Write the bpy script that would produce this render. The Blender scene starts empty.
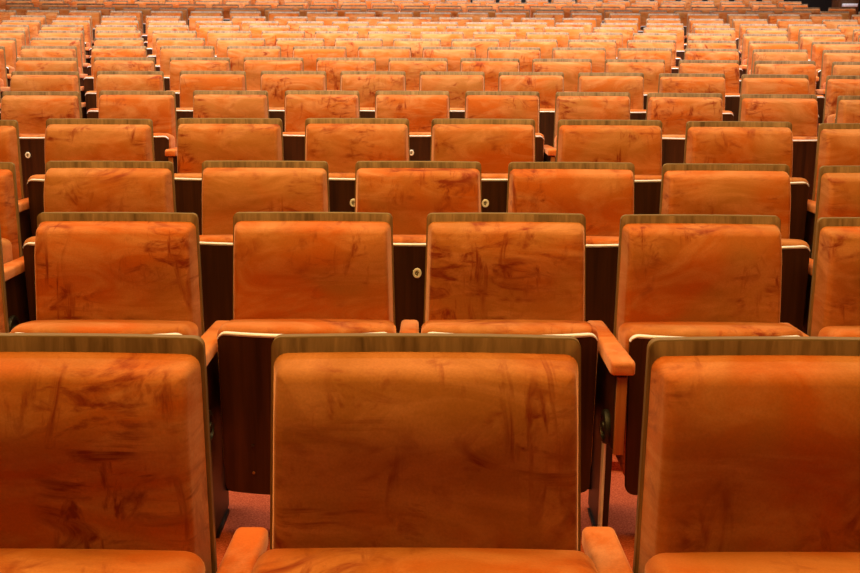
import bpy, bmesh, math, random
from mathutils import Vector, Matrix
random.seed(7)
S = bpy.context.scene
COL = S.collection

# ------------------------------------------------------------------ camera
F = 1050.0                       # focal length in pixels, 860 x 573 frame
W, H = 860.0, 573.0
YH = 10.0                        # eye level in the picture
TAU = math.atan((H/2 - YH)/F)
ROT = 0.12
PITCH = 0.56                     # seat spacing
# (y of the wooden top edge, spacing in px, left edge of one seat)
ROWS = [(336,375,272.5),(213,193,426.5),(161.5,152.8,355),(118.6,126,430.7),(91,90,374.4),
        (71.5,79,418.6),(58,71.8,387.5),(46.7,64.6,421.5),(38.7,58.1,392),(31.7,52.6,419.2),
        (26.2,48.8,395.8),(21.9,44.5,420),(17.2,41.0,396.5),(12.3,37.6,418.6),(9.2,33.7,399.4),
        (5.6,31.4,402.6),(2.4,28.6,398.5),(-0.2,26.8,390.5),(-2.6,25.2,398.0)]
BW = 0.460
rows = []
for y, pt, lf in ROWS:
    v = (y - H/2)/F
    Zc = F*PITCH/pt
    D = Zc*(math.cos(TAU) - v*math.sin(TAU))
    dn = Zc*(math.sin(TAU) + v*math.cos(TAU))
    cx = lf + BW/PITCH*pt/2
    rows.append(dict(D=D, dn=dn, X0=(cx-430)*Zc/F, R=max(D+9.0, 20.0 if D < 4 else 0), xc=20*Zc/F))
CAMZ = rows[0]['dn'] + 0.90
for r in rows: r['z'] = CAMZ - r['dn'] - 0.90

cam = bpy.data.cameras.new('camera'); co = bpy.data.objects.new('camera', cam); COL.objects.link(co)
cam.sensor_width = 36; cam.lens = 36*F/W; cam.clip_start = 0.05; cam.clip_end = 200
co.location = (0, 0, CAMZ)
co.rotation_euler = (Matrix.Rotation(math.pi/2 - TAU, 3, 'X') @ Matrix.Rotation(math.radians(0.30), 3, 'Z')).to_euler()
S.camera = co

# ------------------------------------------------------------------ materials
def mat(name):
    m = bpy.data.materials.new(name); m.use_nodes = True
    nt = m.node_tree; b = nt.nodes['Principled BSDF']
    return m, nt, b
def N(nt, t, **k):
    n = nt.nodes.new(t)
    for a, v in k.items(): setattr(n, a, v)
    return n
def L(nt, a, b): nt.links.new(a, b)
def rnd_coords(nt, scale=(1,1,1), rot=(0,0,0)):
    tc = N(nt, 'ShaderNodeTexCoord'); oi = N(nt, 'ShaderNodeObjectInfo')
    mu = N(nt, 'ShaderNodeMath', operation='MULTIPLY'); mu.inputs[1].default_value = 57.0
    L(nt, oi.outputs['Random'], mu.inputs[0])
    add = N(nt, 'ShaderNodeVectorMath', operation='ADD')
    mp = N(nt, 'ShaderNodeMapping'); mp.inputs['Scale'].default_value = scale; mp.inputs['Rotation'].default_value = rot
    L(nt, tc.outputs['Object'], add.inputs[0]); L(nt, mu.outputs[0], add.inputs[1])
    L(nt, add.outputs[0], mp.inputs['Vector'])
    return mp.outputs[0]
def ramp(nt, src, p0, p1, c0=(0,0,0,1), c1=(1,1,1,1)):
    r = N(nt, 'ShaderNodeValToRGB'); L(nt, src, r.inputs[0])
    r.color_ramp.elements[0].position = p0; r.color_ramp.elements[1].position = p1
    r.color_ramp.elements[0].color = c0; r.color_ramp.elements[1].color = c1
    return r.outputs[0]
def noise(nt, vec, sc, det=4, rough=0.55, dist=0.0):
    n = N(nt, 'ShaderNodeTexNoise'); L(nt, vec, n.inputs['Vector'])
    n.inputs['Scale'].default_value = sc; n.inputs['Detail'].default_value = det
    n.inputs['Roughness'].default_value = rough; n.inputs['Distortion'].default_value = dist
    return n.outputs['Fac']
def mixc(nt, fac, a, b, t='MIX'):
    m = N(nt, 'ShaderNodeMix', data_type='RGBA', blend_type=t)
    if hasattr(fac, 'links'): L(nt, fac, m.inputs[0])
    else: m.inputs[0].default_value = fac
    for i, c in ((6, a), (7, b)):
        if hasattr(c, 'links'): L(nt, c, m.inputs[i])
        else: m.inputs[i].default_value = (*c, 1)
    return m.outputs[2]
def mathn(nt, op, a, b):
    m = N(nt, 'ShaderNodeMath', operation=op)
    for i, c in ((0, a), (1, b)):
        if hasattr(c, 'links'): L(nt, c, m.inputs[i])
        else: m.inputs[i].default_value = c
    return m.outputs[0]

def velvet(name, smudge=1.0, C0=(0.49, 0.108, 0.010), C1=(0.42, 0.150, 0.033), C2=(0.60, 0.240, 0.085), C3=(0.22, 0.026, 0.002)):
    m, nt, b = mat(name)
    v = rnd_coords(nt)
    big = ramp(nt, noise(nt, v, 3.0, 2, 0.5, 0.6), 0.42, 0.62)
    # brushed pile: curved streaks and hand marks where the nap lies the other way
    vs = rnd_coords(nt, (1.0, 1.0, 2.9), (0, 0.6, 0))
    st = ramp(nt, noise(nt, vs, 4.6, 5, 0.62, 2.6), 0.50, 0.66)
    vs2 = rnd_coords(nt, (3.4, 1.0, 1.0), (0, -0.5, 0))
    st2 = ramp(nt, noise(nt, vs2, 4.2, 4, 0.62, 2.2), 0.54, 0.68)
    patch = ramp(nt, noise(nt, v, 4.5, 3, 0.55, 0.9), 0.45, 0.60)
    s1 = mathn(nt, 'MULTIPLY', mathn(nt, 'MAXIMUM', st, st2), patch)
    fine = noise(nt, v, 260, 2, 0.6)
    lightr = ramp(nt, noise(nt, vs, 3.2, 5, 0.6, 2.0), 0.44, 0.68)
    c = mixc(nt, big, C0, C1)
    c = mixc(nt, mathn(nt, 'MULTIPLY', lightr, 0.75), c, C2)
    c = mixc(nt, mathn(nt, 'MULTIPLY', s1, 0.95*smudge), c, C3)
    c = mixc(nt, 0.25, c, ramp(nt, fine, 0.3, 0.7, (0.42,0.42,0.42,1), (1,1,1,1)), 'MULTIPLY')
    L(nt, c, b.inputs['Base Color'])
    b.inputs['Roughness'].default_value = 0.85
    b.inputs['Specular IOR Level'].default_value = 0.12
    b.inputs['Sheen Weight'].default_value = 0.7
    b.inputs['Sheen Roughness'].default_value = 0.34
    b.inputs['Sheen Tint'].default_value = (1.0, 0.52, 0.30, 1)
    bp = N(nt, 'ShaderNodeBump'); bp.inputs['Strength'].default_value = 0.25; bp.inputs['Distance'].default_value = 0.004
    hh = mathn(nt, 'ADD', mathn(nt, 'MULTIPLY', noise(nt, v, 9, 3, 0.5, 0.5), 1.0), mathn(nt, 'MULTIPLY', fine, 0.12))
    L(nt, hh, bp.inputs['Height']); L(nt, bp.outputs[0], b.inputs['Normal'])
    return m
def wood(name, c0, c1, rough=0.4, dens=1.0, spec=0.4):
    m, nt, b = mat(name)
    v = rnd_coords(nt, (60*dens, 60*dens, 1.3))
    g = noise(nt, v, 1.0, 4, 0.6, 0.4)
    v2 = rnd_coords(nt, (14, 14, 0.8))
    g2 = noise(nt, v2, 1.0, 2, 0.5, 0.3)
    f = mathn(nt, 'ADD', mathn(nt, 'MULTIPLY', g, 0.6), mathn(nt, 'MULTIPLY', g2, 0.4))
    L(nt, ramp(nt, f, 0.34, 0.66, (*c0, 1), (*c1, 1)), b.inputs['Base Color'])
    b.inputs['Roughness'].default_value = rough
    b.inputs['Specular IOR Level'].default_value = spec
    return m
def plain(name, c, rough=0.5, metal=0.0, spec=0.5):
    m, nt, b = mat(name)
    v = rnd_coords(nt)
    f = ramp(nt, noise(nt, v, 30, 3), 0.3, 0.7)
    L(nt, mixc(nt, f, tuple(x*0.88 for x in c), c), b.inputs['Base Color'])
    b.inputs['Roughness'].default_value = rough; b.inputs['Metallic'].default_value = metal
    b.inputs['Specular IOR Level'].default_value = spec
    return m
M_VEL = velvet('orange_velvet')
M_ARM = velvet('armrest_velvet', 0.35, (0.60, 0.13, 0.015), (0.64, 0.19, 0.04), (0.76, 0.33, 0.14))  # same velvet with a paler base, standing in for overhead light on the arms
M_SHELL = wood('oak_veneer', (0.105, 0.056, 0.022), (0.36, 0.215, 0.105), 0.38)
M_EDGE = plain('veneer_edge', (0.22, 0.135, 0.055), 0.4)
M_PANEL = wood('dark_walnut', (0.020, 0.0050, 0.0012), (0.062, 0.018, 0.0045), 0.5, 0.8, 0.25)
M_LIP = plain('pale_edge_band', (0.80, 0.82, 0.86), 0.35)
M_POST = wood('mid_walnut', (0.22, 0.072, 0.020), (0.42, 0.17, 0.05), 0.45)
M_BLACK = plain('black_plastic', (0.008, 0.006, 0.004), 0.55)
M_STEEL = plain('dark_steel', (0.014, 0.010, 0.008), 0.45)
M_DISC = plain('cream_plastic', (0.88, 0.89, 0.90), 0.4)
M_MARK = plain('grey_mark', (0.10, 0.085, 0.05), 0.5)
M_DARKWALL = plain('dark_wall_paint', (0.010, 0.006, 0.003), 0.8)
M_WALL = wood('wall_timber', (0.05, 0.02, 0.006), (0.12, 0.05, 0.015), 0.5)
def carpet():
    m, nt, b = mat('red_carpet')
    tc = N(nt, 'ShaderNodeTexCoord'); v = tc.outputs['Object']
    f = ramp(nt, noise(nt, v, 190, 3, 0.7), 0.30, 0.72, (0.36, 0.050, 0.022, 1), (0.72, 0.17, 0.085, 1))
    L(nt, mixc(nt, 0.4, f, ramp(nt, noise(nt, v, 3, 2), 0.3, 0.7, (0.7,0.7,0.7,1), (1,1,1,1)), 'MULTIPLY'), b.inputs['Base Color'])
    b.inputs['Roughness'].default_value = 0.95; b.inputs['Specular IOR Level'].default_value = 0.05
    return m
M_CARPET = carpet()

# ------------------------------------------------------------------ mesh helpers
def smooth(me, ang=40):
    for p in me.polygons: p.use_smooth = True
    bm = bmesh.new(); bm.from_mesh(me)
    for e in bm.edges:
        if len(e.link_faces) == 2 and e.calc_face_angle(0) > math.radians(ang): e.smooth = False
    bm.to_mesh(me); bm.free()
def mesh(name, bm, mats, sm=True):
    bmesh.ops.recalc_face_normals(bm, faces=bm.faces[:])
    me = bpy.data.meshes.new(name); bm.to_mesh(me); bm.free()
    for m in (mats if isinstance(mats, (list, tuple)) else [mats]): me.materials.append(m)
    if sm: smooth(me)
    return me
def rrect(w, h, rt, rb=None, nw=10, nh=8, nc=5):
    """closed outline in (x, z), counter-clockwise, centred in x, z from 0 to h"""
    rb = rt if rb is None else rb
    P = []
    def corner(cx, cz, r, a0):
        for i in range(nc+1):
            a = math.radians(a0 + 90*i/nc); P.append((cx + r*math.cos(a), cz + r*math.sin(a)))
    def seg(a, b, n):
        for i in range(1, n): P.append((a[0]+(b[0]-a[0])*i/n, a[1]+(b[1]-a[1])*i/n))
    corner(w/2-rt, h-rt, rt, 0);   seg(P[-1], (-w/2+rt, h), nw)
    corner(-w/2+rt, h-rt, rt, 90); seg(P[-1], (-w/2, rb), nh)
    corner(-w/2+rb, rb, rb, 180);  seg(P[-1], (w/2-rb, 0), nw)
    corner(w/2-rb, rb, rb, 270);   seg(P[-1], (w/2, h-rt), nh)
    return P
def slab(w, h, rt, rb, loops, cap_rings, fx, face_mat=None, **k):
    """loops: list of (inset, y); both ends are closed with shrinking rings"""
    bm = bmesh.new()
    def ring(inset, y):
        P = rrect(w-2*inset, h-2*inset, max(rt-inset, 0.002), max(rb-inset, 0.002), **k)
        return [bm.verts.new(fx(x, y, z+inset)) for x, z in P]
    def shrink(inset, y, s):
        P = rrect(w-2*inset, h-2*inset, max(rt-inset, 0.002), max(rb-inset, 0.002), **k)
        cz = h/2
        return [bm.verts.new(fx(x*s, y, cz+(z+inset-cz)*s)) for x, z in P]
    R = []
    i0, y0 = loops[0]
    for c in range(1, cap_rings): R.append(shrink(i0, y0, c/cap_rings))
    for i, y in loops: R.append(ring(i, y))
    i1, y1 = loops[-1]
    for c in range(cap_rings-1, 0, -1): R.append(shrink(i1, y1, c/cap_rings))
    n = len(R[0])
    for a in range(len(R)-1):
        for i in range(n):
            f = bm.faces.new((R[a][i], R[a][(i+1) % n], R[a+1][(i+1) % n], R[a+1][i]))
            if face_mat: f.material_index = face_mat(a, len(R), cap_rings)
    bm.faces.new(R[0]); bm.faces.new(list(reversed(R[-1])))
    return bm
def rot_loops(r, y_front, n=5, sign=-1):
    """quarter-round edge: insets and depths going from the side wall to the face"""
    return [(r*(1-math.cos(math.pi/2*i/n)), y_front + (-sign)*r*(1-math.sin(math.pi/2*i/n))) for i in range(n+1)]

# ------------------------------------------------------------------ seat geometry (faces -Y, top of wood at y=0, z=0.90)
TOP = 0.90
SL = math.tan(math.radians(6))
def bx(x, z):                    # common shape of the back: lean, taper, slight hollow
    k = (TOP - z)
    y = -k*SL - 0.010*(2*x/BW)**2
    return x*(1 + 0.055*k/0.5), y
def shell_bm():
    h = 0.60
    def fx(x, y, z):
        z = z + TOP - h
        X, Y = bx(x, z); return (X, Y + y, z)
    lp = [(0.0022, 0.016), (0.0, 0.0145), (0.0, 0.0015), (0.0020, 0.0)]
    return slab(BW, h, 0.015, 0.03, lp, 3, fx, lambda a, n, c: 1 if c-1 <= a < n-c else 0)
def back_cushion_bm():
    h = 0.568; w = 0.451
    def fx(x, y, z):
        u = h - z
        z = z + TOP - 0.023 - h
        X, Y = bx(x, z)
        q = max(0.0, min(1.0, (-y - 0.004)/0.060))
        if q > 0:
            t = max(0.0, 1 - u/0.10)
            y += 0.028*t*t*q
            y -= q*0.008*math.exp(-((u-0.10)/0.05)**2) * (1-(2*x/w)**2)      # roll under the top
            y += q*0.006*math.exp(-((u-0.24)/0.10)**2) * (1-(2*x/w)**4)
            s = max(0.0, (abs(x) - w/2 + 0.045)/0.045); y += q*0.007*s*s
        return (X, Y + y, z)
    lp = [(0.002, -0.001), (0.0, -0.004), (0.0015, -0.015), (0.004, -0.035), (0.007, -0.058)]
    lp += [(i + 0.0085, y) for i, y in rot_loops(0.017, -0.082, 6)]
    return slab(w, h, 0.020, 0.03, lp, 7, fx, nw=14, nh=16)
SW = 0.489
SZ = 0.192
SY = -0.095
def seat_fx(front_bow):
    def f(x, y, z):
        t = 1-(2*x/SW)**2
        return (x*(1-0.03*(0.45-z)/0.45), y + SY - front_bow*t - 0.02*(0.45-z)/0.45, z + SZ)
    return f
def seat_cushion_bm():
    h = 0.452; w = SW
    g = seat_fx(0.030)
    def fx(x, y, z):
        s = max(0.0, min(1.0, (-0.085 - y)/0.09))
        X, Y, Z = g(x, y, z)
        Y += 0.030*(1-(2*x/SW)**2)*(1-s)
        d = max(0.0, y + 0.130)
        if z > 0.3: Z -= 0.20*d*(z-0.3)/0.15          # top edge falls away towards the backrest
        return (X, Y, Z + (0.004*(1-(2*x/w)**2) if z > 0.4 else 0))
    lp = rot_loops(0.022, 0.0, 5)       # back round (towards the backrest)
    back = [(i, -0.085 - 0.022 + (0.022 + 0.0)*(math.sin(math.pi/2*(1-k/5)))) for k, (i, _) in enumerate(reversed(lp))]
    back = [(0.022*(1-math.sin(math.pi/2*k/5)), -0.042 + 0.022*math.cos(math.pi/2*k/5)) for k in range(6)] + [(0.0, -0.08)]
    front = [(0.0, -0.125), (0.0, -0.150)] + [(0.020*(1-math.cos(math.pi/2*k/4)), -0.150 - 0.020*math.sin(math.pi/2*k/4)) for k in range(1, 5)]
    return slab(w, h, 0.030, 0.05, back + front, 3, fx, nw=14, nh=8)
PH = 0.458; PZ = -0.018
def pfx(x, y, z):
    X, Y, Z = seat_fx(0.034)(x, y, z); return X, Y, Z + PZ
def seat_panel_bm():
    w = SW - 0.014
    lp = [(0.0, -0.168), (0.0, -0.179), (0.0014, -0.1805)]
    return slab(w, PH, 0.024, 0.022, lp, 3, pfx, nw=14, nh=8)
def seat_lip_bm():
    # pale strip along the panel's top edge, turning down at the corners
    h = PH; w = SW - 0.014; g = pfx
    bm = bmesh.new()
    P = rrect(w+0.002, h+0.001, 0.027, 0.022, nw=18, nh=8)
    P = [p for p in P if p[1] > h-0.026]
    P.sort(key=lambda p: (p[0]))
    # keep outline order left -> right along the top
    secs = []
    n = len(P)
    for i, (x, z) in enumerate(P):
        a = P[max(i-1, 0)]; b = P[min(i+1, n-1)]
        t = Vector((b[0]-a[0], b[1]-a[1])); t = t.normalized() if t.length > 1e-9 else Vector((1, 0))
        nx, nz = t.y, -t.x              # inward
        e = min(i, n-1-i)/4.0; th = 0.0072*min(1, 0.35+e*0.65)
        q = []
        for (d, yy) in ((-0.0006, -0.168), (-0.0006, -0.1815), (th*0.3, -0.1835), (th, -0.1815), (th, -0.168)):
            q.append(bm.verts.new(g(x + nx*d, yy, z + nz*d)))
        secs.append(q)
    for i in range(n-1):
        for k in range(5):
            bm.faces.new((secs[i][k], secs[i+1][k], secs[i+1][(k+1) % 5], secs[i][(k+1) % 5]))
    bm.faces.new(secs[0]); bm.faces.new(list(reversed(secs[-1])))
    return bm
AX = PITCH/2
def tube_y(bm, prof, ys):        # prof(y)->list of (x, z)
    R = [[bm.verts.new((x, y, z)) for x, z in prof(y)] for y in ys]
    n = len(R[0])
    for a in range(len(R)-1):
        for i in range(n): bm.faces.new((R[a][i], R[a][(i+1) % n], R[a+1][(i+1) % n], R[a+1][i]))
    bm.faces.new(R[0]); bm.faces.new(list(reversed(R[-1])))
def armrest_bm():
    bm = bmesh.new()
    y0, y1 = 0.055, -0.445
    ys = []
    for k in range(6): ys.append(y0 - 0.012*(1-math.cos(math.pi/2*k/5)))
    m = 14
    for k in range(1, m): ys.append(y0-0.012 + (y1+0.016-y0+0.012)*k/m)
    for k in range(7): ys.append(y1 + 0.020*(1-math.sin(math.pi/2*k/6)))
    def prof(y):
        f = (y0-y)/(y0-y1)
        hw = 0.0265 + 0.0055*f
        zt = 0.564 + 0.036*f; zb = 0.530 + 0.030*f
        er = max(0.0, (y - (y0-0.012))/0.012); ef = max(0.0, ((y1+0.020) - y)/0.020)
        e = max(1-math.sqrt(max(0, 1-er*er)), 1-math.sqrt(max(0, 1-ef*ef)))
        hw -= 0.008*e; zt -= 0.014*e; zb += 0.004*e
        r = 0.011
        P = []
        for cx, cz, a0, rr in ((hw-r, zt-r, 0, r), (-hw+r, zt-r, 90, r), (-hw+0.006, zb+0.006, 180, 0.006), (hw-0.006, zb+0.006, 270, 0.006)):
            for i in range(5):
                a = math.radians(a0+90*i/4); P.append((AX + cx + rr*math.cos(a), cz + rr*math.sin(a)))
        return P
    tube_y(bm, prof, ys)
    return bm
def box_bm(x0, x1, y0, y1, z0, z1, bev=0.0, seg=2):
    bm = bmesh.new()
    bmesh.ops.create_cube(bm, size=1, matrix=Matrix.Translation(((x0+x1)/2, (y0+y1)/2, (z0+z1)/2)) @ Matrix.Diagonal((x1-x0, y1-y0, z1-z0, 1)))
    if bev: bmesh.ops.bevel(bm, geom=bm.edges[:], offset=bev, segments=seg, affect='EDGES', profile=0.5)
    return bm
def side_panel_bm():             # wooden cheek under the armrest, lower front corner rounded
    bm = bmesh.new(); hw = 0.0125
    P = [(-0.02, 0.532), (-0.02, 0.34), (-0.28, 0.33)]
    for i in range(7):
        a = math.radians(270 - 90*i/6); P.append((-0.375 + 0.045*math.cos(a), 0.375 + 0.045*math.sin(a)))
    P += [(-0.425, 0.556)]
    A = [bm.verts.new((AX-hw, y, z)) for y, z in P]; B = [bm.verts.new((AX+hw, y, z)) for y, z in P]
    bm.faces.new(A); bm.faces.new(list(reversed(B)))
    for i in range(len(P)): bm.faces.new((A[i], B[i], B[(i+1) % len(P)], A[(i+1) % len(P)]))
    bmesh.ops.recalc_face_normals(bm, faces=bm.faces[:])
    bmesh.ops.bevel(bm, geom=[e for e in bm.edges if e.calc_face_angle(0) > 0.9], offset=0.003, segments=2, affect='EDGES', profile=0.5)
    return bm
def hinge_bm(s):                 # stepped pivot boss
    bm = bmesh.new()
    prof = [(0.0, 0.0), (0.046, 0.0), (0.048, 0.006), (0.045, 0.014), (0.034, 0.016), (0.032, 0.009), (0.016, 0.009), (0.014, 0.017), (0.0, 0.014)]
    n = 28; R = []
    for r, d in prof[1:-1]:
        R.append([bm.verts.new((AX + s*(0.0125+d), -0.33 + r*math.cos(2*math.pi*i/n), 0.375 + r*math.sin(2*math.pi*i/n))) for i in range(n)])
    for a in range(len(R)-1):
        for i in range(n): bm.faces.new((R[a][i], R[a][(i+1) % n], R[a+1][(i+1) % n], R[a+1][i]))
    bm.faces.new(R[0]); bm.faces.new(R[-1])
    return bm
def pedestal_bm():
    bm = bmesh.new()
    def bar(y0a, y1a, z0, y0b, y1b, z1, hw):
        vs = []
        for (a, b, z) in ((y0a, y1a, z0), (y0b, y1b, z1)):
            vs.append([bm.verts.new((AX+sx*hw, y, z)) for sx, y in ((-1, a), (1, a), (1, b), (-1, b))])
        for i in range(4): bm.faces.new((vs[0][i], vs[0][(i+1) % 4], vs[1][(i+1) % 4], vs[1][i]))
        bm.faces.new(vs[0]); bm.faces.new(list(reversed(vs[1])))
    bar(-0.27, -0.06, 0.012, -0.29, -0.03, 0.342, 0.012)
    bar(-0.25, -0.09, 0.0, -0.25, -0.09, 0.012, 0.018)
    bar(-0.085, -0.025, 0.07, -0.075, -0.015, 0.538, 0.031)  # dark block added to close the gap between seats, standing in for shade
    bar(-0.05, -0.085, 0.33, 0.0, -0.03, 0.552, 0.009)
    return bm
def bolt_rail_bm():              # pale metal strip on the pedestal front
    return box_bm(AX-0.016, AX-0.009, -0.300, -0.262, 0.02, 0.33, 0.001, 1)
def disc_bm():
    bm = bmesh.new(); n = 32
    g = seat_fx(0.034)
    cz = 0.340
    prof = [(0.0165, -0.180, 0), (0.0165, -0.1825, 0), (0.0150, -0.1838, 0), (0.0100, -0.1838, 0), (0.0088, -0.1825, 1), (0.004, -0.1825, 1)]
    R = []
    for r, y, m in prof:
        R.append([bm.verts.new(g(r*0.92*math.cos(2*math.pi*i/n), y, cz + r*1.08*math.sin(2*math.pi*i/n))) for i in range(n)])
    for a in range(len(R)-1):
        for i in range(n):
            f = bm.faces.new((R[a][i], R[a][(i+1) % n], R[a+1][(i+1) % n], R[a+1][i])); f.material_index = 0
    bm.faces.new(R[0]); bm.faces.new(R[-1])
    return bm
def mark_bm():                   # worn dark mark in the middle of the disc: an open ring with a stem
    bm = bmesh.new(); g = seat_fx(0.034); cz = 0.340
    def stroke(pts, wd):
        A = []
        for i, (x, z) in enumerate(pts):
            a = pts[max(i-1, 0)]; b = pts[min(i+1, len(pts)-1)]
            t = Vector((b[0]-a[0], b[1]-a[1])).normalized()
            r = []
            for s, y in ((1, -0.1824), (1, -0.1834), (-1, -0.1834), (-1, -0.1824)):
                r.append(bm.verts.new(g(x - t.y*wd*s, y, cz + z + t.x*wd*s)))
            A.append(r)
        for i in range(len(A)-1):
            for k in range(4): bm.faces.new((A[i][k], A[i+1][k], A[i+1][(k+1) % 4], A[i][(k+1) % 4]))
        bm.faces.new(A[0]); bm.faces.new(list(reversed(A[-1])))
    stroke([(0.0055*math.cos(math.radians(a)), 0.006*math.sin(math.radians(a))) for a in range(70, 301, 23)], 0.0019)
    stroke([(-0.002, 0.0045), (0.001, 0.001), (0.001, -0.003)], 0.0019)
    stroke([(0.003, 0.005), (0.006, 0.001)], 0.0012)
    return bm
def screw_bm(x, z):
    bm = bmesh.new(); g = seat_fx(0.034); n = 14; R = []
    for r, y in ((0.0042, -0.180), (0.0042, -0.1818), (0.0034, -0.1824), (0.0015, -0.1824), (0.0012, -0.1814)):
        R.append([bm.verts.new(g(x + r*math.cos(2*math.pi*i/n), y, z + r*math.sin(2*math.pi*i/n))) for i in range(n)])
    for a in range(len(R)-1):
        for i in range(n): bm.faces.new((R[a][i], R[a][(i+1) % n], R[a+1][(i+1) % n], R[a+1][i]))
    bm.faces.new(R[0]); bm.faces.new(R[-1])
    return bm

def front_edge_bm():             # lighter solid wood edge on the front of the cheek
    return box_bm(AX-0.0135, AX+0.0135, -0.433, -0.419, 0.335, 0.552, 0.003, 2)
ME = dict(
    front_edge=mesh('front_edge', front_edge_bm(), M_POST),
    back_shell=mesh('back_shell', shell_bm(), [M_SHELL, M_EDGE]),
    back_cushion=mesh('back_cushion', back_cushion_bm(), M_VEL),
    seat_cushion=mesh('seat_cushion', seat_cushion_bm(), M_VEL),
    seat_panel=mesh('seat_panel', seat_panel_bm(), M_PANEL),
    edge_strip=mesh('edge_strip', seat_lip_bm(), M_LIP),
    number_disc=mesh('number_disc', disc_bm(), M_DISC),
    disc_mark=mesh('disc_mark', mark_bm(), M_MARK),
    screw_a=mesh('screw', screw_bm(-0.150, 0.045), M_POST), screw_b=mesh('screw', screw_bm(-0.150, 0.125), M_STEEL),
    screw_c=mesh('screw', screw_bm(0.150, 0.045), M_POST), screw_d=mesh('screw', screw_bm(0.150, 0.125), M_STEEL),
    armrest=mesh('armrest', armrest_bm(), M_ARM),
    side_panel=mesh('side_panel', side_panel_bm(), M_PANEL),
    hinge_l=mesh('pivot', hinge_bm(-1), M_BLACK), hinge_r=mesh('pivot', hinge_bm(1), M_BLACK),
    pedestal=mesh('pedestal', pedestal_bm(), M_STEEL),
    front_strip=mesh('front_strip', bolt_rail_bm(), M_LIP),
)
def child(name, me, parent):
    o = bpy.data.objects.new(name, me); COL.objects.link(o); o.parent = parent; return o
def make_seat(level):
    root = bpy.data.objects.new('theatre_seat', None); COL.objects.link(root)
    root.empty_display_size = 0.1
    child('back_shell', ME['back_shell'], root)['label'] = 'oak veneered back board'
    child('back_cushion', ME['back_cushion'], root)
    child('seat_cushion', ME['seat_cushion'], root)
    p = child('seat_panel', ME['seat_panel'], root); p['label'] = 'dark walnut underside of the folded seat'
    child('edge_strip', ME['edge_strip'], p)['label'] = 'pale edge strip'
    if level < 3:
        child('number_disc', ME['number_disc'], p)['label'] = 'round cream disc'
    if level < 2:
        m = child('disc_mark', ME['disc_mark'], p); m['label'] = 'small dark mark'
        for k in 'abcd': child('screw', ME['screw_'+k], p)
    child('armrest', ME['armrest'], root)
    sp = child('side_panel', ME['side_panel'], root); sp['label'] = 'wooden cheek under the armrest'
    if level < 3:
        child('front_edge', ME['front_edge'], sp)['label'] = 'lighter wooden front edge'
        child('pivot', ME['hinge_l'], sp); child('pivot', ME['hinge_r'], sp)
    pd = child('pedestal', ME['pedestal'], root)
    if level < 2: child('front_strip', ME['front_strip'], pd)
    return root
def dup(root):
    r = root.copy(); COL.objects.link(r)
    for ch in list(root.children):
        c = ch.copy(); COL.objects.link(c); c.parent = r
        for g in list(ch.children):
            d = g.copy(); COL.objects.link(d); d.parent = c
    return r

# ------------------------------------------------------------------ place the rows
def project(p):
    x, y, z = p.x, p.y, p.z - CAMZ
    zc = y*math.cos(TAU) - z*math.sin(TAU); yc = -z*math.cos(TAU) - y*math.sin(TAU)
    return W/2 + F*x/zc, H/2 + F*yc/zc
ORD = ['front','second','third','fourth','fifth','sixth','seventh','eighth','ninth','tenth','eleventh','twelfth','thirteenth',
       'fourteenth','fifteenth','sixteenth','seventeenth','eighteenth','nineteenth','twentieth']
NTH = ['','second','third','fourth','fifth','sixth','seventh','eighth','ninth','tenth','eleventh','twelfth','thirteenth',
       'fourteenth','fifteenth','sixteenth','seventeenth']
XMAX = {16: 832, 17: 816, 18: 802}     # right ends of the last rows
plan = []
for ri, r in enumerate(rows):
    lst = []
    for k in range(-24, 25):
        s = r['X0'] + k*PITCH - r['xc']; a = s/r['R']
        pos = Vector((r['xc'] + s, r['D'] - r['R'] + math.sqrt(r['R']**2 - s*s), r['z']))
        if pos.y < 0.6: continue
        def P(x, y, z): return project(pos + Vector((x*math.cos(a*ROT) + y*math.sin(a*ROT), -x*math.sin(a*ROT) + y*math.cos(a*ROT), z)))[0]
        lo = min(P(-0.25, 0, .9), P(-0.25, -0.2, .3)); hi = max(P(0.25, 0, .9), P(0.32, -0.44, .6), P(0.32, 0, .6))
        if hi < -2 or lo > 862: continue
        if ri in XMAX and hi > XMAX[ri] + 10: continue
        lst.append((pos, a, lo, hi))
    plan.append(lst)
total = sum(len(l) for l in plan)
for i_, r_ in enumerate(rows): print('ROW', i_+1, round(r_['D'],2), round(r_['z'],3))
print('SEATS', [len(l) for l in plan], total)
LIFT = {0: -0.006, 1: -0.010, 2: 0.025, 3: 0.045, 4: 0.025}      # how far each row's seats have sprung up
protos = {}
extra = {(0,0): 'orange velvet seat with folded cushion at lower left of the front row',
         (0,1): 'orange velvet seat at bottom centre, whole wide back facing the viewer',
         (0,2): 'orange velvet seat at lower right, cut by the bottom right corner'}
count = 0; leftovers = []
for ri, lst in enumerate(plan):
    n = len(lst)
    for ci, (pos, a, lo, hi) in enumerate(lst):
        if count >= 300: leftovers.append((pos, a)); continue
        count += 1
        lev = 0 if ri < 3 else (1 if ri < 5 else (2 if ri < 8 else 3))
        if lev not in protos: o = protos[lev] = make_seat(lev)
        else: o = dup(protos[lev])
        o.location = pos; o.rotation_euler = (0, 0, -a*ROT)
        for c in o.children:
            if c.name.split('.')[0] in ('seat_cushion', 'seat_panel'): c.location.z = LIFT.get(ri, 0.02)
        mid = (n-1)/2
        if ci <= mid: where = ('leftmost' if ci == 0 else NTH[ci] + ' from the left')
        else: where = ('rightmost' if ci == n-1 else NTH[n-1-ci] + ' from the right')
        row = ORD[ri] + (' row' if ri == 0 else ' row from the front')
        tint = 'orange velvet'
        o['label'] = extra.get((ri, ci), 'folded %s seat, %s, %s' % (tint, where, row)) if n != 3 or ri else extra.get((ri, ci), 'orange velvet seat in the front row, ' + where)
        o['category'] = 'theatre seat'
        o['group'] = 'orange velvet seats in curved rows'
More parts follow.
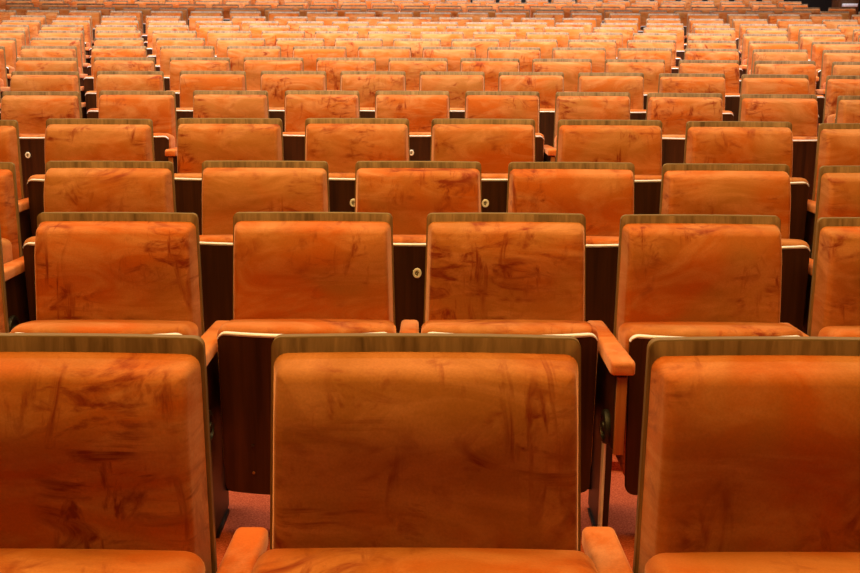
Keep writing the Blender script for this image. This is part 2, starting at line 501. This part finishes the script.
print('THINGS', count, 'rest', len(leftovers))
if leftovers:
    bm = bmesh.new(); mats = []
    for pos, a in leftovers:
        T = Matrix.Translation(pos) @ Matrix.Rotation(-a*ROT, 4, 'Z')
        for nm in ('back_shell', 'back_cushion', 'seat_cushion', 'seat_panel', 'edge_strip', 'armrest', 'side_panel', 'pedestal'):
            me = ME[nm]; off = []
            for mm in me.materials:
                if mm not in mats: mats.append(mm)
                off.append(mats.index(mm))
            nf = len(bm.faces); nv = len(bm.verts)
            bm.from_mesh(me)
            bm.verts.ensure_lookup_table(); bm.faces.ensure_lookup_table()
            for v in bm.verts[nv:]: v.co = T @ v.co
            for f in bm.faces[nf:]: f.material_index = off[f.material_index]
    me = bpy.data.meshes.new('distant_seat_rows'); bm.to_mesh(me); bm.free()
    for m in mats: me.materials.append(m)
    o = bpy.data.objects.new('distant_seat_rows', me); COL.objects.link(o)
    o['kind'] = 'stuff'; o['label'] = 'farthest rows of orange seats along the top edge, too small to count'
    o['category'] = 'seats'; o['group'] = 'orange velvet seats in curved rows'

# ------------------------------------------------------------------ the hall
def struct(name, me):
    o = bpy.data.objects.new(name, me); COL.objects.link(o); o['kind'] = 'structure'; return o
bm = bmesh.new()
SEG = 40; XW = 12.0
def arc(D, R, z, xc):
    out = []
    for i in range(SEG+1):
        x = -XW + 2*XW*i/SEG
        xx = max(-R*0.92, min(R*0.92, x-xc))
        y = D - R + math.sqrt(R*R - xx*xx)
        out.append((x, y, z))
    return out
lines = []
lines.append([(-XW + 2*XW*i/SEG, -1.5, 0.0) for i in range(SEG+1)])
for i in range(len(rows)):
    r = rows[i]
    if i < len(rows)-1:
        q = rows[i+1]
        De = r['D'] + min(0.22, (q['D']-r['D'])*0.25)       # terrace edge just behind this row
        lines.append(arc(De, r['R'], r['z'], r['xc'])); lines.append(arc(De, r['R'], q['z'], r['xc']))
# back rows: keep every line in front of the next
for a, b in zip(lines, lines[1:]):
    for i in range(SEG+1):
        if b[i][1] < a[i][1]: b[i] = (b[i][0], a[i][1], b[i][2])
zl = rows[-1]['z']; YB = rows[-1]['D'] + 1.6
lines.append([(-XW + 2*XW*i/SEG, YB, zl) for i in range(SEG+1)])
V = [[bm.verts.new(p) for p in l] for l in lines]
for a, b in zip(V, V[1:]):
    for i in range(SEG): bm.faces.new((a[i], a[i+1], b[i+1], b[i]))
me = bpy.data.meshes.new('floor'); bm.normal_update(); bm.to_mesh(me); bm.free(); me.materials.append(M_CARPET)
struct('floor', me)
struct('wall_back', mesh('wall_back', box_bm(-XW, XW, YB, YB+0.2, -0.5, 7.5), M_DARKWALL, False))
struct('wall_left', mesh('wall_left', box_bm(-XW-0.2, -XW, -1.5, YB, -0.5, 7.5), M_WALL, False))
struct('wall_right', mesh('wall_right', box_bm(XW, XW+0.2, -1.5, YB, -0.5, 7.5), M_WALL, False))

def px(x, D, z0): return (x-430)/F*(D*math.cos(TAU) + (CAMZ-z0)*math.sin(TAU))
zr = rows[16]['z']
xa, xb = px(838, 21.6, zr+1), px(858, 21.6, zr+1)
struct('trim_1', mesh('trim_1', box_bm(xa, xb, 21.6, 22.0, zr-0.3, 7.4, 0.01), M_WALL))
struct('trim_2', mesh('trim_2', box_bm(xa+0.06, xb-0.06, 21.5, 21.6, zr+0.86, zr+0.92, 0.005), M_LIP))
# ------------------------------------------------------------------ light
def area(name, loc, target, sx, sy, power, col, spread=180):
    l = bpy.data.lights.new(name, 'AREA'); l.shape = 'RECTANGLE'; l.size = sx; l.size_y = sy; l.energy = power; l.color = col; l.spread = math.radians(spread)
    o = bpy.data.objects.new(name, l); COL.objects.link(o); o.location = loc
    o.rotation_euler = (Vector(target) - Vector(loc)).to_track_quat('-Z', 'Y').to_euler()
    return o
area('house_light_front', (-0.6, 1.2, 5.0), (0, 2.2, 0), 3.0, 0.6, 205, (1.0, 0.53, 0.10))
area('house_light_second', (-0.4, 3.4, 5.2), (0, 4.6, 0.3), 7.0, 0.8, 250, (1.0, 0.66, 0.24))
area('house_light_third', (0, 6.0, 5.6), (0, 7.4, 0.5), 10.0, 0.8, 450, (1.0, 0.92, 0.72))
area('house_light_fourth', (0, 9.0, 6.0), (0, 10.6, 0.8), 13.0, 0.8, 640, (1.0, 0.94, 0.97), 120)
area('house_light_fifth', (0, 12.2, 6.2), (0, 13.0, 0.8), 15.0, 0.6, 480, (1.0, 0.94, 0.97), 95)
area('house_light_rear', (0, 19.9, 6.6), (0, 21.6, 1.0), 16.0, 0.6, 900, (1.0, 0.93, 1.0), 110)
w = bpy.data.worlds.new('world'); S.world = w; w.use_nodes = True
w.node_tree.nodes['Background'].inputs[0].default_value = (0.9, 0.50, 0.2, 1)
w.node_tree.nodes['Background'].inputs[1].default_value = 0.07
S.view_settings.view_transform = 'Standard'; S.view_settings.look = 'None'
S.view_settings.gamma = 1; S.view_settings.use_curve_mapping = False
S.view_settings.exposure = 0.0
S.cycles.max_bounces = 6
